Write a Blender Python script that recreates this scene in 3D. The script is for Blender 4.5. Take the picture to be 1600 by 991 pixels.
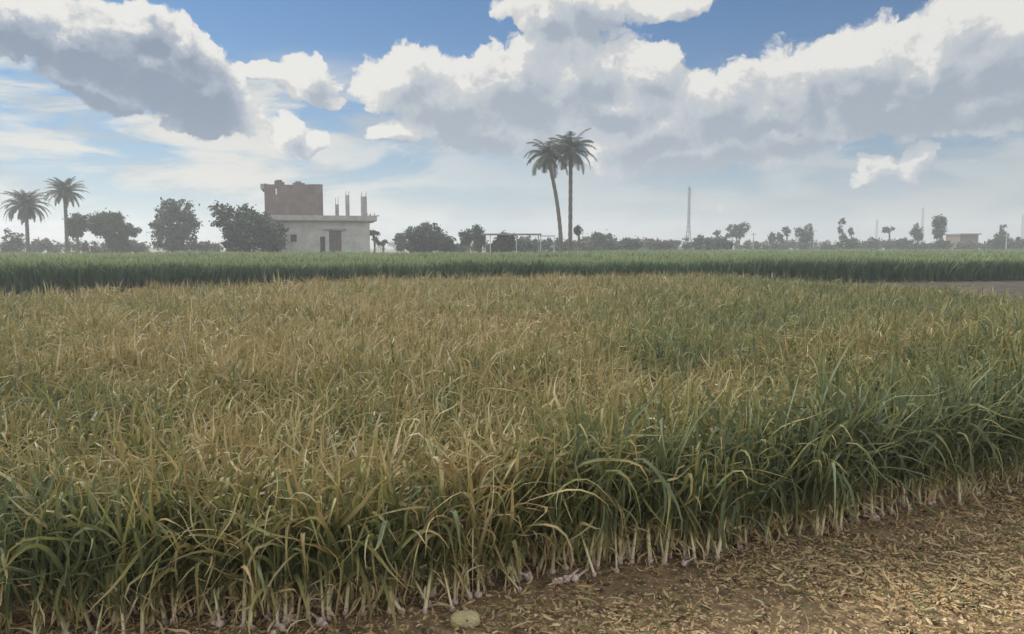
import bpy, math, random
import numpy as np
from mathutils import Vector, Matrix
R = math.radians
for o in list(bpy.data.objects): bpy.data.objects.remove(o)
scene = bpy.context.scene
C = scene.collection
rng = np.random.default_rng(7)
random.seed(7)

# ------------------------------------------------------------------ camera
F = 1230.0; CX, CY = 800.0, 495.5; HZ = 385.0; CAMH = 1.6
PITCH = math.atan((CY - HZ) / F)
cam_d = bpy.data.cameras.new('camera'); cam = bpy.data.objects.new('camera', cam_d); C.objects.link(cam)
cam_d.sensor_width = 36; cam_d.lens = 36 * F / 1600
cam_d.clip_start = .05; cam_d.clip_end = 6000
cam.location = (0, 0, CAMH); cam.rotation_euler = (math.pi/2 - PITCH, 0, 0)
scene.camera = cam
scene.render.resolution_x = 1024; scene.render.resolution_y = 634

def ray(px, py):
    a = (px-CX)/F; b = -(py-CY)/F
    cp, sp = math.cos(PITCH), math.sin(PITCH)
    return np.array([a, cp + b*sp, -sp + b*cp])
def P(px, py, z=0.0):                 # pixel -> point on the level z
    d = ray(px, py); t = (z-CAMH)/d[2]; return (d[0]*t, d[1]*t)
def at(px, py, Y):                    # pixel -> point at distance Y
    d = ray(px, py); t = Y/d[1]; return (d[0]*t, Y, CAMH + d[2]*t)
def azel(px, py):
    d = ray(px, py); return math.atan2(d[0], d[1]), math.atan2(d[2], math.hypot(d[0], d[1]))

# ------------------------------------------------------------------ world, sun, exposure
SUN_AZ, SUN_EL = R(-48), R(42)        # ahead of the camera to the left, behind the cloud
w = bpy.data.worlds.new('World'); scene.world = w; w.use_nodes = True
nt = w.node_tree; nt.nodes.clear()
WS = 0.10
class G:
    def __init__(s, nt): s.nt = nt
    def n(s, t, **k):
        nd = s.nt.nodes.new(t)
        for a, v in k.items(): setattr(nd, a, v)
        return nd
    def put(s, sock, v):
        if isinstance(v, bpy.types.NodeSocket): s.nt.links.new(v, sock)
        else: sock.default_value = v
    def m(s, op, a, b=0.0, c=0.0, clamp=False):
        nd = s.n('ShaderNodeMath', operation=op, use_clamp=clamp)
        s.put(nd.inputs[0], a); s.put(nd.inputs[1], b); s.put(nd.inputs[2], c); return nd.outputs[0]
    def ss(s, v, a, b, to0=0.0, to1=1.0):
        nd = s.n('ShaderNodeMapRange', interpolation_type='SMOOTHSTEP')
        s.put(nd.inputs[0], v); s.put(nd.inputs[1], a); s.put(nd.inputs[2], b); s.put(nd.inputs[3], to0); s.put(nd.inputs[4], to1); return nd.outputs[0]
    def mix(s, f, a, b, mode='MIX'):
        nd = s.n('ShaderNodeMix', data_type='RGBA', blend_type=mode)
        s.put(nd.inputs[0], f)
        for k, v in ((6, a), (7, b)):
            s.put(nd.inputs[k], (*v, 1) if isinstance(v, tuple) and len(v) == 3 else v)
        return nd.outputs[2]
    def vm(s, op, a, b=(0,0,0)):
        nd = s.n('ShaderNodeVectorMath', operation=op); s.put(nd.inputs[0], a); s.put(nd.inputs[1], b); return nd.outputs[0]
    def noise(s, vec, scale, detail=4, rough=.5, dist=0.0):
        nd = s.n('ShaderNodeTexNoise'); s.put(nd.inputs['Vector'], vec)
        nd.inputs['Scale'].default_value = scale; nd.inputs['Detail'].default_value = detail
        nd.inputs['Roughness'].default_value = rough; nd.inputs['Distortion'].default_value = dist; return nd
    def vor(s, vec, scale, detail=2, rough=.5):
        nd = s.n('ShaderNodeTexVoronoi', feature='F1'); s.put(nd.inputs['Vector'], vec)
        nd.inputs['Scale'].default_value = scale; nd.inputs['Detail'].default_value = detail
        nd.inputs['Roughness'].default_value = rough; nd.normalize = True; return nd.outputs[0]

# cloud masses in azimuth / elevation: centre px, py, radii, tilt (degrees, counter-clockwise)
MASSES = [
 (20,42,95,48,-10),(120,72,125,58,-25),(235,98,135,72,-22),(310,140,105,60,-25),(330,182,62,26,0),(215,42,66,42,-10),(285,70,75,44,-30),(140,140,85,26,-20),
 (478,122,50,30,-10),(412,110,42,16,-8),(512,150,30,12,-10),
 (447,206,36,34,10),(497,218,28,20,0),
 (632,120,86,54,10),(700,160,120,66,-10),(800,140,140,84,5),(905,118,130,84,0),(1000,118,74,58,-10),(960,165,110,54,0),(622,205,40,22,0),(760,208,125,32,0),
 (905,6,125,44,0),(1045,0,96,26,8),(850,28,52,34,0),
 (1010,212,130,50,12),(1110,180,140,70,18),(1085,236,190,40,6),(1220,165,160,84,18),(1340,130,150,82,18),(1455,110,150,88,10),(1570,90,160,98,14),(1640,40,130,80,10),(1560,155,150,40,-3),(1225,205,130,32,12),(1400,160,140,40,0),
 (1435,248,36,26,35),(1368,264,30,22,20)]
cf = bpy.data.node_groups.new('cloud_masses', 'ShaderNodeTree')
cf.interface.new_socket('p', in_out='INPUT', socket_type='NodeSocketVector')
cf.interface.new_socket('d', in_out='OUTPUT', socket_type='NodeSocketFloat')
g = G(cf); gi = g.n('NodeGroupInput'); go = g.n('NodeGroupOutput')
p0 = gi.outputs[0]
wn = g.noise(p0, 13, 7, .62)
off = g.vm('MULTIPLY', g.vm('SUBTRACT', wn.outputs['Color'], (.5, .5, .5)), (.085, .060, 0))
p1 = g.vm('ADD', p0, off)
acc = None
for (px, py, rx, ry, rot) in MASSES:
    a, e = azel(px, py)
    mp = g.n('ShaderNodeMapping', vector_type='TEXTURE')
    g.put(mp.inputs[0], p1)
    mp.inputs['Location'].default_value = (a, e, 0)
    mp.inputs['Rotation'].default_value = (0, 0, R(rot))
    mp.inputs['Scale'].default_value = (rx*1.22/F, ry*1.22/F, 1)
    gr = g.n('ShaderNodeTexGradient', gradient_type='SPHERICAL'); cf.links.new(mp.outputs[0], gr.inputs[0])
    v = gr.outputs['Fac']
    acc = v if acc is None else g.m('SMOOTH_MAX', acc, v, .06)
# broken cloud high above and behind, out of the picture's frame
sp = g.n('ShaderNodeSeparateXYZ'); g.put(sp.inputs[0], p0)
high = g.m('MAXIMUM', g.ss(sp.outputs[1], .36, .6), g.ss(g.m('ABSOLUTE', sp.outputs[0]), .75, 1.1))
hn = g.noise(p0, 2.2, 3, .5)
hv = g.m('MULTIPLY', g.ss(hn.outputs['Fac'], .38, .62, 0, .62), high)

b1 = g.vor(p1, 22, 4, .6)
b2 = g.noise(p1, 34, 6, .6)
add = g.m('ADD', g.m('MULTIPLY', g.m('SUBTRACT', .38, b1), .62), g.m('MULTIPLY', g.m('SUBTRACT', b2.outputs['Fac'], .5), .62))
g.put(go.inputs[0], g.m('ADD', acc, add))

g = G(nt)
tc = g.n('ShaderNodeTexCoord'); sx = g.n('ShaderNodeSeparateXYZ'); g.put(sx.inputs[0], tc.outputs['Generated'])
az = g.m('ARCTAN2', sx.outputs[0], sx.outputs[1]); el = g.m('ARCSINE', sx.outputs[2])
cb = g.n('ShaderNodeCombineXYZ'); g.put(cb.inputs[0], az); g.put(cb.inputs[1], el)
pv = cb.outputs[0]
def field(dx, dy):
    nd = g.n('ShaderNodeGroup', node_tree=cf)
    g.put(nd.inputs[0], pv if dx == dy == 0 else g.vm('ADD', pv, (dx, dy, 0))); return nd.outputs[0]
high_ = g.m('MAXIMUM', g.ss(el, .40, .62), g.ss(g.m('ABSOLUTE', az), .85, 1.15))
hn_ = g.noise(tc.outputs['Generated'], 2.6, 5, .55)
D0 = field(0, 0); D1 = field(-.010, .016); D2 = field(-.02, .045)
sky = g.n('ShaderNodeTexSky', sky_type='NISHITA', sun_disc=False, sun_elevation=SUN_EL, sun_rotation=SUN_AZ)
sky.air_density = 1.0; sky.dust_density = .4; sky.ozone_density = 2.2
K = 1/WS
skyc = g.mix(1.0, sky.outputs[0], (.085, .225, .335), 'MULTIPLY')
hz = g.m('POWER', 2.718, g.m('MULTIPLY', g.m('MAXIMUM', el, 0.0), -10.0))
skyc = g.mix(g.m('MULTIPLY', hz, .92), skyc, tuple(K*v for v in (.282, .282, .270)))
# thin stretched cloud, thicker to the left and near the horizon
sc = g.vm('MULTIPLY', pv, (5.0, 19.0, 1))
sn = g.noise(g.vm('ADD', sc, (3.1, .7, 0)), 1.0, 6, .62, .5)
lowm = g.ss(el, .24, .17); leftm = g.ss(az, .05, -.35, .35, 1.0)
st = g.m('MULTIPLY', g.ss(sn.outputs['Fac'], .42, .58), g.m('MULTIPLY', lowm, leftm))
sg_ = g.noise(g.vm('ADD', g.vm('MULTIPLY', pv, (6.0, 24.0, 1)), (9.3, 4.7, 0)), 1.0, 5, .6, .6)
skyc = g.mix(g.m('MULTIPLY', g.ss(sg_.outputs['Fac'], .45, .62), g.m('MULTIPLY', lowm, .75)), skyc, tuple(K*v for v in (.175, .21, .24)))
skyc = g.mix(g.m('MULTIPLY', st, .9), skyc, tuple(K*v for v in (.345, .335, .305)))
# heaped cloud: white rims towards the sun, blue grey in the thick of it
cov = g.ss(D0, .235, .355)
lit = g.m('MULTIPLY', g.m('SUBTRACT', D0, D1), 1.6)
lit2 = g.m('MULTIPLY', g.m('SUBTRACT', D0, D2), .55)
ctex = g.noise(g.vm('ADD', pv, (2, 5, 0)), 8, 7, .66, .4)
thick = g.m('SUBTRACT', g.m('SUBTRACT', g.ss(D0, .20, 1.0, 0, 1), lit), lit2)
thick = g.m('ADD', thick, g.ss(az, -.295, -.345, .0, .24))
thick = g.m('ADD', thick, g.m('MULTIPLY', g.m('SUBTRACT', ctex.outputs['Fac'], .46), 2.0), clamp=True)
leftd = g.ss(az, -.29, -.35)
core = g.mix(leftd, (.148, .176, .212), (.088, .116, .162))
midc = g.mix(leftd, (.225, .245, .268), (.160, .188, .228))
wn2 = g.noise(g.vm('ADD', pv, (7, 1, 0)), 24, 6, .6)
white = g.mix(g.ss(g.m('ADD', wn2.outputs['Fac'], g.m('MULTIPLY', lit, -.8)), .36, .66), (.365, .36, .345), (.265, .27, .268))
cc = g.mix(g.ss(thick, .04, .30), white, (.265, .272, .276))
cc = g.mix(g.ss(thick, .20, .48), cc, midc)
cc = g.mix(g.ss(thick, .42, 1.05), cc, core)
cc = g.mix(1.0, cc, (K, K, K), 'MULTIPLY')
cc = g.mix(g.m('MULTIPLY', g.ss(el, .13, .01), .5), cc, tuple(K*v for v in (.265, .28, .285)))
skyc = g.mix(cov, skyc, cc)
# bright broken cloud added out of view, overhead and behind, to light the ground
skyc = g.mix(g.m('MULTIPLY', g.ss(hn_.outputs['Fac'], .36, .58), high_), skyc, tuple(K*v for v in (.80, .79, .76)))
bg = g.n('ShaderNodeBackground'); g.put(bg.inputs[0], skyc); bg.inputs[1].default_value = WS
wo = g.n('ShaderNodeOutputWorld'); nt.links.new(bg.outputs[0], wo.inputs[0])
w.cycles.sampling_method = 'MANUAL'; w.cycles.sample_map_resolution = 512

sd = bpy.data.lights.new('sun', 'SUN'); sun = bpy.data.objects.new('sun', sd); C.objects.link(sun)
sd.energy = 2.4; sd.angle = R(12); sd.color = (1, .93, .82)
sv = Vector((math.sin(SUN_AZ)*math.cos(SUN_EL), math.cos(SUN_AZ)*math.cos(SUN_EL), math.sin(SUN_EL)))
sun.rotation_euler = sv.to_track_quat('Z', 'Y').to_euler()
scene.view_settings.view_transform = 'Standard'; scene.view_settings.look = 'None'
scene.view_settings.exposure = 1.1; scene.view_settings.gamma = 1

# ------------------------------------------------------------------ helpers
def tag(o, label=None, cat=None, group=None, kind=None):
    if label: o['label'] = label
    if cat: o['category'] = cat
    if group: o['group'] = group
    if kind: o['kind'] = kind
    return o
def empty(name, loc, rz=0.0):
    o = bpy.data.objects.new(name, None); o.empty_display_size = .3; C.objects.link(o); o.location = loc; o.rotation_euler.z = rz; return o
def mesh_obj(name, verts, faces, mats, parent=None, attr=None, smooth=False, mi=None):
    """verts (n,3), faces either (m,4) array or list; attr (n,4) point colours"""
    me = bpy.data.meshes.new(name)
    verts = np.asarray(verts, dtype=np.float32)
    if isinstance(faces, np.ndarray):
        k = faces.shape[1]; m = len(faces)
        me.vertices.add(len(verts)); me.vertices.foreach_set('co', verts.ravel())
        me.loops.add(m*k); me.loops.foreach_set('vertex_index', faces.ravel().astype(np.int32))
        me.polygons.add(m); me.polygons.foreach_set('loop_start', np.arange(0, m*k, k, dtype=np.int32))
        me.update(calc_edges=True)
    else:
        me.from_pydata([tuple(map(float, v)) for v in verts], [], [tuple(f) for f in faces]); me.update()
    if smooth: me.polygons.foreach_set('use_smooth', np.ones(len(me.polygons), dtype=bool))
    if attr is not None:
        a = me.color_attributes.new('dat', 'FLOAT_COLOR', 'POINT'); a.data.foreach_set('color', np.asarray(attr, dtype=np.float32).ravel())
    for mt in (mats if isinstance(mats, (list, tuple)) else [mats]): me.materials.append(mt)
    if mi is not None: me.polygons.foreach_set('material_index', np.asarray(mi, dtype=np.int32))
    me.validate()
    o = bpy.data.objects.new(name, me); C.objects.link(o)
    if parent: o.parent = parent
    return o
class MB:
    def __init__(s): s.v = []; s.f = []
    def box(s, x0, x1, y0, y1, z0, z1, jit=0):
        b = len(s.v)
        for z in (z0, z1):
            for x, y in ((x0,y0),(x1,y0),(x1,y1),(x0,y1)):
                s.v.append((x+random.uniform(-jit,jit), y+random.uniform(-jit,jit), z+random.uniform(-jit,jit)))
        s.f += [(b,b+3,b+2,b+1),(b+4,b+5,b+6,b+7),(b,b+1,b+5,b+4),(b+1,b+2,b+6,b+5),(b+2,b+3,b+7,b+6),(b+3,b,b+4,b+7)]
        return s
    def tube(s, pts, rad, n=7, cap=True):
        pts = [Vector(p) for p in pts]; b = len(s.v); up = Vector((0.13, .99, .02))
        for i, p in enumerate(pts):
            d = (pts[min(i+1, len(pts)-1)] - pts[max(i-1, 0)]).normalized()
            a = d.cross(up); a = a.normalized() if a.length > 1e-3 else Vector((1,0,0)); c = d.cross(a)
            for k in range(n):
                t = 2*math.pi*k/n; s.v.append(tuple(p + (a*math.cos(t)+c*math.sin(t))*rad[i]))
        for i in range(len(pts)-1):
            for k in range(n):
                q = b+i*n; s.f.append((q+k, q+(k+1)%n, q+n+(k+1)%n, q+n+k))
        if cap: s.f.append(tuple(b+k for k in range(n))[::-1]); s.f.append(tuple(b+(len(pts)-1)*n+k for k in range(n)))
        return s
    def build(s, name, mat, parent=None, smooth=False):
        return mesh_obj(name, np.array(s.v), s.f, mat, parent, smooth=smooth)

def vnoise(x, y, scale, seed=0):
    x = np.asarray(x)*scale+seed*17.3; y = np.asarray(y)*scale-seed*9.1
    xi = np.floor(x).astype(np.int64); yi = np.floor(y).astype(np.int64); fx = x-xi; fy = y-yi
    fx = fx*fx*(3-2*fx); fy = fy*fy*(3-2*fy)
    def h(a, b):
        n = (a*374761393 + b*668265263 + seed*1442695) & 0x7fffffff
        n = ((n ^ (n >> 13))*1274126177) & 0x7fffffff
        return (n & 0xffff)/65535.0
    return (h(xi,yi)*(1-fx)+h(xi+1,yi)*fx)*(1-fy)+(h(xi,yi+1)*(1-fx)+h(xi+1,yi+1)*fx)*fy
def fbm(x, y, scale, oct=4, seed=0):
    s = 0; a = .5; t = 0
    for i in range(oct): s = s+a*vnoise(x, y, scale*2**i, seed+i); t += a; a *= .5
    return s/t

# ------------------------------------------------------------------ materials
def mat(name, build, rough=.8, spec=.25):
    m = bpy.data.materials.new(name); m.use_nodes = True; m.node_tree.nodes.clear(); g = G(m.node_tree)
    b = g.n('ShaderNodeBsdfPrincipled'); b.inputs['Roughness'].default_value = rough; b.inputs['Specular IOR Level'].default_value = spec
    o = g.n('ShaderNodeOutputMaterial'); m.node_tree.links.new(b.outputs[0], o.inputs[0])
    build(g, b, o); return m
def noisy(name, c1, c2, scale=3, rough=.85, bump=.3, detail=6, bscale=None):
    def f(g, b, o):
        t = g.n('ShaderNodeTexCoord').outputs['Object']
        n = g.noise(t, scale, detail, .6)
        n2 = g.noise(t, scale*7.3, 3, .6)
        k = g.ss(g.m('ADD', g.m('MULTIPLY', n.outputs['Fac'], .7), g.m('MULTIPLY', n2.outputs['Fac'], .3)), .35, .65)
        g.put(b.inputs['Base Color'], g.mix(k, c1, c2))
        bp = g.n('ShaderNodeBump'); bp.inputs['Strength'].default_value = bump; bp.inputs['Distance'].default_value = .03
        g.put(bp.inputs['Height'], g.noise(t, bscale or scale*5, 5, .6).outputs['Fac']); g.put(b.inputs['Normal'], bp.outputs[0])
    return mat(name, f, rough)
def leafy(name, ramps, transl=.3, rough=.65, dry=None):
    """dat: r = place along the blade, g = dryness, b = random"""
    def f(g, b, o):
        at_ = g.n('ShaderNodeAttribute', attribute_name='dat'); s = g.n('ShaderNodeSeparateColor'); g.put(s.inputs[0], at_.outputs['Color'])
        col = ramps(g, s.outputs[0], s.outputs[1], s.outputs[2])
        g.put(b.inputs['Base Color'], col)
        t = g.n('ShaderNodeBsdfTranslucent'); g.put(t.inputs[0], col)
        mx = g.n('ShaderNodeMixShader'); mx.inputs[0].default_value = transl
        g.nt.links.new(b.outputs[0], mx.inputs[1]); g.nt.links.new(t.outputs[0], mx.inputs[2]); g.nt.links.new(mx.outputs[0], o.inputs[0])
    return mat(name, f, rough, .35)
def garlic_ramp(g, t, d, r):
    green = g.mix(r, (.070, .094, .038), (.155, .176, .070))
    green = g.mix(g.ss(d, .35, .0), green, g.mix(r, (.072, .100, .052), (.150, .182, .096)))
    tan = g.mix(g.ss(r, 0, .75), (.215, .155, .062), (.33, .275, .13))
    tan = g.mix(g.ss(r, .8, 1), tan, (.44, .39, .25))
    olive = g.mix(r, (.128, .130, .038), (.245, .230, .078))
    lim = g.m('SUBTRACT', 1.12, g.m('MULTIPLY', d, .95))
    c = g.mix(g.ss(t, g.m('SUBTRACT', lim, .45), lim), green, olive)
    c = g.mix(g.ss(t, g.m('SUBTRACT', lim, .12), g.m('ADD', lim, .18)), c, tan)
    return g.mix(g.ss(t, .14, .0), c, g.mix(r, (.24, .25, .07), (.42, .38, .16)))
M_GARLIC = leafy('garlic_leaf', garlic_ramp, .3)
def stalk_ramp(g, t, d, r):
    c = g.mix(g.ss(t, .0, .35), g.mix(r, (.46, .36, .29), (.80, .70, .57)), g.mix(r, (.44, .41, .20), (.74, .68, .42)))
    return g.mix(g.ss(t, .45, 1.0), c, g.mix(r, (.14, .18, .06), (.26, .26, .10)))
M_STALK = leafy('garlic_stalk', stalk_ramp, .1)
def crop_ramp(g, t, d, r):
    c = g.mix(r, (.050, .092, .050), (.085, .138, .070))
    return g.mix(g.m('MULTIPLY', g.ss(t, .78, .98), g.ss(d, .1, .5, .5, 1)), c, g.mix(r, (.21, .28, .12), (.34, .38, .18)))  # paler blade tips paint in the lit top of the crop
M_CROP = leafy('green_crop', crop_ramp, .25)
def tree_ramp(c1, c2):
    return lambda g, t, d, r: g.mix(r, c1, c2)
M_TREE = leafy('tree_leaf', tree_ramp((.030, .050, .022), (.075, .105, .045)), .25)
M_TREE2 = leafy('tree_leaf_blue', tree_ramp((.035, .058, .040), (.07, .10, .065)), .25)
M_SCRUB = leafy('scrub_leaf', tree_ramp((.055, .055, .035), (.12, .11, .065)), .2)
M_FROND = leafy('palm_frond', tree_ramp((.022, .040, .024), (.060, .080, .042)), .15)
M_LITTER = leafy('litter', lambda g, t, d, r: g.mix(g.ss(r, .0, .8), g.mix(d, (.27, .185, .095), (.42, .29, .13)), g.mix(d, (.37, .27, .14), (.53, .43, .27))), .15)
M_LITTERG = leafy('litter_green', lambda g, t, d, r: g.mix(r, (.10, .11, .04), (.22, .20, .08)), .15)
M_BARK = noisy('bark', (.10, .08, .06), (.20, .165, .12), 4, .9, .6)
M_PBARK = noisy('palm_bark', (.08, .07, .058), (.16, .14, .115), 6, .9, .8)
M_PLAST = noisy('plaster', (.28, .285, .27), (.43, .43, .41), .8, .9, .2)
M_CONC = noisy('concrete', (.24, .24, .23), (.36, .355, .34), 1.5, .9, .3)
M_DOOR = noisy('door_metal', (.075, .06, .06), (.12, .095, .09), 3, .6, .1)
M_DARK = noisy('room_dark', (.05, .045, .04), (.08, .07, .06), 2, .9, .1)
M_WHITE = noisy('white_paint', (.70, .70, .68), (.80, .80, .78), 5, .6, .1)
M_CHALK = noisy('weathered_white', (.38, .38, .37), (.50, .50, .48), 5, .8, .1)
M_STEEL = noisy('galvanised_steel', (.22, .23, .24), (.34, .35, .36), 4, .5, .1)
M_ROOF = noisy('roof_sheet', (.16, .16, .15), (.26, .255, .24), 2, .7, .2)
M_CLOD = noisy('clod', (.085, .055, .038), (.17, .115, .075), 9, .95, .8)
M_STONE = noisy('yellow_stone', (.36, .31, .17), (.50, .44, .26), 14, .85, .6)
M_BULB = noisy('garlic_bulb', (.40, .28, .26), (.68, .57, .52), 40, .6, .3)
def brick_f(g, b, o):
    t = g.n('ShaderNodeTexCoord').outputs['Object']
    sp = g.n('ShaderNodeSeparateXYZ'); g.put(sp.inputs[0], t); c = g.n('ShaderNodeCombineXYZ')
    g.put(c.inputs[0], g.m('ADD', sp.outputs[0], sp.outputs[1])); g.put(c.inputs[1], sp.outputs[2])
    br = g.n('ShaderNodeTexBrick'); g.put(br.inputs['Vector'], c.outputs[0]); br.inputs['Scale'].default_value = 1
    br.inputs['Brick Width'].default_value = .26; br.inputs['Row Height'].default_value = .09; br.inputs['Mortar Size'].default_value = .012
    br.inputs['Color1'].default_value = (.115, .074, .074, 1); br.inputs['Color2'].default_value = (.155, .105, .10, 1); br.inputs['Mortar'].default_value = (.22, .20, .19, 1)
    n = g.noise(t, 1.2, 5, .6)
    g.put(b.inputs['Base Color'], g.mix(g.ss(n.outputs['Fac'], .4, .7, 0, .45), br.outputs[0], (.25, .22, .20)))
M_BRICK = mat('red_brick', brick_f, .9)
def soil_f(g, b, o):
    t = g.n('ShaderNodeTexCoord').outputs['Object']
    n1 = g.noise(t, 1.3, 6, .6); n2 = g.noise(t, 14, 6, .65); n3 = g.noise(t, 60, 4, .6)
    c = g.mix(g.ss(n2.outputs['Fac'], .35, .65), (.15, .102, .060), (.30, .21, .12))
    c = g.mix(g.ss(n1.outputs['Fac'], .45, .65, 0, .5), c, (.20, .145, .085))
    c = g.mix(g.ss(n3.outputs['Fac'], .55, .72, 0, .6), c, (.34, .24, .13))
    # rough grass and weeds take over beyond the plots
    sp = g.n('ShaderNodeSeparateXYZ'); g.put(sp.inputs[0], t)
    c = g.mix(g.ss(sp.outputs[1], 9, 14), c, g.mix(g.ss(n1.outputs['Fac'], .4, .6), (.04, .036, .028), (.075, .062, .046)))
    far = g.ss(sp.outputs[1], 42, 60)
    nf = g.noise(t, .15, 5, .6)
    c = g.mix(far, c, g.mix(g.ss(nf.outputs['Fac'], .4, .6), (.10, .12, .05), (.17, .15, .09)))
    g.put(b.inputs['Base Color'], c)
    bp = g.n('ShaderNodeBump'); bp.inputs['Strength'].default_value = .9; bp.inputs['Distance'].default_value = .03
    g.put(bp.inputs['Height'], g.m('ADD', n2.outputs['Fac'], g.m('MULTIPLY', n3.outputs['Fac'], .5))); g.put(b.inputs['Normal'], bp.outputs[0])
M_SOIL = mat('soil', soil_f, .95)

# ------------------------------------------------------------------ ground
def gz(x, y):
    x = np.asarray(x, float); y = np.asarray(y, float)
    near = np.clip(1-(np.hypot(x, y)-12)/25, 0, 1)
    return ((fbm(x, y, .9, 3, 3)-.5)*.07 + (fbm(x, y, 7, 3, 5)-.5)*.045)*near
n = 520
s_ = np.linspace(-1, 1, n)
ax = 7*np.sinh(s_*6.35)/np.sinh(6.35)*(3000/7)
ax = np.sign(s_)*(np.abs(s_)*14 + (np.abs(s_)**9)*586)
gx, gy = np.meshgrid(ax, ax + 4)
zz = gz(gx, gy)
vs = np.stack([gx.ravel(), gy.ravel(), zz.ravel()], 1)
i = np.arange(n*n).reshape(n, n)
fs = np.stack([i[:-1,:-1].ravel(), i[:-1,1:].ravel(), i[1:,1:].ravel(), i[1:,:-1].ravel()], 1)
tag(mesh_obj('ground', vs, fs, M_SOIL, smooth=True), kind='structure')

# ------------------------------------------------------------------ blades
CURL = 1.0
def blades(base, azm, pitch, droop, length, width, seg, dry, rnd, kink=None, fold=.35, t0=None):
    """arrays of n blades -> verts, faces, attr.  pitch = start angle above the ground, droop = total bend (rad)"""
    n = len(base); k = seg+1
    t = np.linspace(0, 1, k)[None, :]
    bend = droop[:, None]*(t**1.5)
    if kink is not None: bend = bend + kink[:, None, 1]*(1/(1+np.exp(-(t-kink[:, None, 0])*22)))
    ph = rng.uniform(0, 6.28, (n, 1)); fq = rng.uniform(3, 8, (n, 1)); bend = bend + CURL*rng.random((n, 1))*t*np.sin(fq*t*1.6+ph)
    th = pitch[:, None]-bend
    az_ = azm[:, None]+(rng.normal(0, .5, n))[:, None]*t*1.5 + CURL*rng.normal(0, .8, (n, 1))*t*np.sin(fq*t+ph)
    ds = (length/seg)[:, None]
    dx = np.cos(th)*np.cos(az_)*ds; dy = np.cos(th)*np.sin(az_)*ds; dz = np.sin(th)*ds
    def cum(d): return np.concatenate([np.zeros((n, 1)), np.cumsum((d[:, :-1]+d[:, 1:])/2, 1)], 1)
    c = np.stack([cum(dx)+base[:, 0:1], cum(dy)+base[:, 1:2], np.maximum(cum(dz)+base[:, 2:3], .012)], 2)
    wd = width[:, None]*np.clip(.55+1.6*t, 0, 1)*np.clip((1.0-t)*2.6, .06, 1)
    tw = (rng.uniform(-.5, .5, n))[:, None] + (rng.normal(0, .9, n))[:, None]*t
    side = np.stack([-np.sin(az_), np.cos(az_), 0*az_], 2)
    nor = np.stack([-np.sin(th)*np.cos(az_), -np.sin(th)*np.sin(az_), np.cos(th)], 2)
    sd_ = side*np.cos(tw)[..., None]+nor*np.sin(tw)[..., None]
    nn = -side*np.sin(tw)[..., None]+nor*np.cos(tw)[..., None]
    L = c+sd_*wd[..., None]/2 + nn*(wd*fold/2)[..., None]; Rr = c-sd_*wd[..., None]/2 + nn*(wd*fold/2)[..., None]
    if fold > 0:
        V = np.stack([L, c, Rr], 2).reshape(-1, 3); q = 3
    else:
        V = np.stack([L, Rr], 2).reshape(-1, 3); q = 2
    ids = np.arange(n*k*q).reshape(n, k, q)
    Fc = np.concatenate([np.stack([ids[:, :-1, j], ids[:, :-1, j+1], ids[:, 1:, j+1], ids[:, 1:, j]], -1).reshape(-1, 4) for j in range(q-1)])
    T = np.repeat(np.broadcast_to(t, (n, k))[..., None], q, 2).reshape(-1)
    if t0 is not None: T = np.clip(T*(1-np.repeat(t0, k*q))+np.repeat(t0, k*q), 0, 1)
    A = np.stack([T, np.repeat(dry, k*q), np.repeat(rnd, k*q), np.ones(n*k*q)], 1)
    return V, Fc, A
def join(parts):
    V, Fc, A = [], [], []; o = 0
    for v, f, a in parts: V.append(v); Fc.append(f+o); A.append(a); o += len(v)
    return np.concatenate(V), np.concatenate(Fc), np.concatenate(A)

# the cut edge of the garlic plot and its far outline, read on the ground
CUT = [P(-120, 1016), P(0, 1004), P(200, 998), P(406, 988), P(622, 951), P(705, 938), P(816, 908), P(934, 892), P(1076, 867), P(1180, 856), P(1267, 845), P(1347, 816), P(1450, 794), P(1560, 767), P(1620, 752)]
CUT = [(-8.0, CUT[0][1]-.7)] + CUT + [(7.5, CUT[-1][1]+1.3), (13, CUT[-1][1]+3.2)]
cx_ = np.array([c[0] for c in CUT]); cy_ = np.array([c[1] for c in CUT])
H = .62
FAR = [P(-150, 462, H), P(0, 455, H), P(200, 447, H), P(400, 440, H), P(600, 433, H), P(800, 429, H), P(1050, 427, H), P(1180, 431, H), P(1300, 436, H), P(1450, 442, H), P(1600, 460, H), P(1700, 474, H)]
fx_ = np.array([-22.]+[c[0] for c in FAR][:-5]); fy_ = np.array([8.]+[c[1] for c in FAR][:-5])
rx_ = np.array([c[0] for c in FAR][-5:]); ry_ = np.array([c[1] for c in FAR][-5:])
def front_y(x): return np.interp(x, cx_, cy_)
def inside(x, y):
    back = np.interp(x, fx_, fy_)
    right = np.interp(y, ry_[::-1], rx_[::-1], left=rx_[-1], right=rx_[0])
    return (y > front_y(x)) & (y < back) & (x < right)
def dryness(x, y):
    d = fbm(x, y, .55, 3, 11)*.75 + fbm(x, y, 2.4, 2, 21)*.35-.08
    px = x/np.maximum(y, 1)*F+CX
    d = d + np.interp(px, [-200, 40, 250, 600, 900, 1020, 1250, 1700], [-.06, -.02, .10, .13, .08, -.12, -.28, -.34])
    e = (y-front_y(x)) < .35
    d = d - e*np.interp(px, [0, 150, 300, 900, 1300], [.45, .35, .05, .0, .10])
    return np.clip(d + rng.normal(0, .13, np.shape(x)), 0, 1)
def canopy(x, y):
    px = x/np.maximum(y, 1)*F+CX
    return (1 + (fbm(x, y, 1.4, 3, 31)-.5)*.5)*(1+np.interp(px, [700, 1100, 1400, 1600], [0, .10, .30, .36])*np.clip(1-(y-front_y(x)-1.5)/4, 0, 1))

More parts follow.
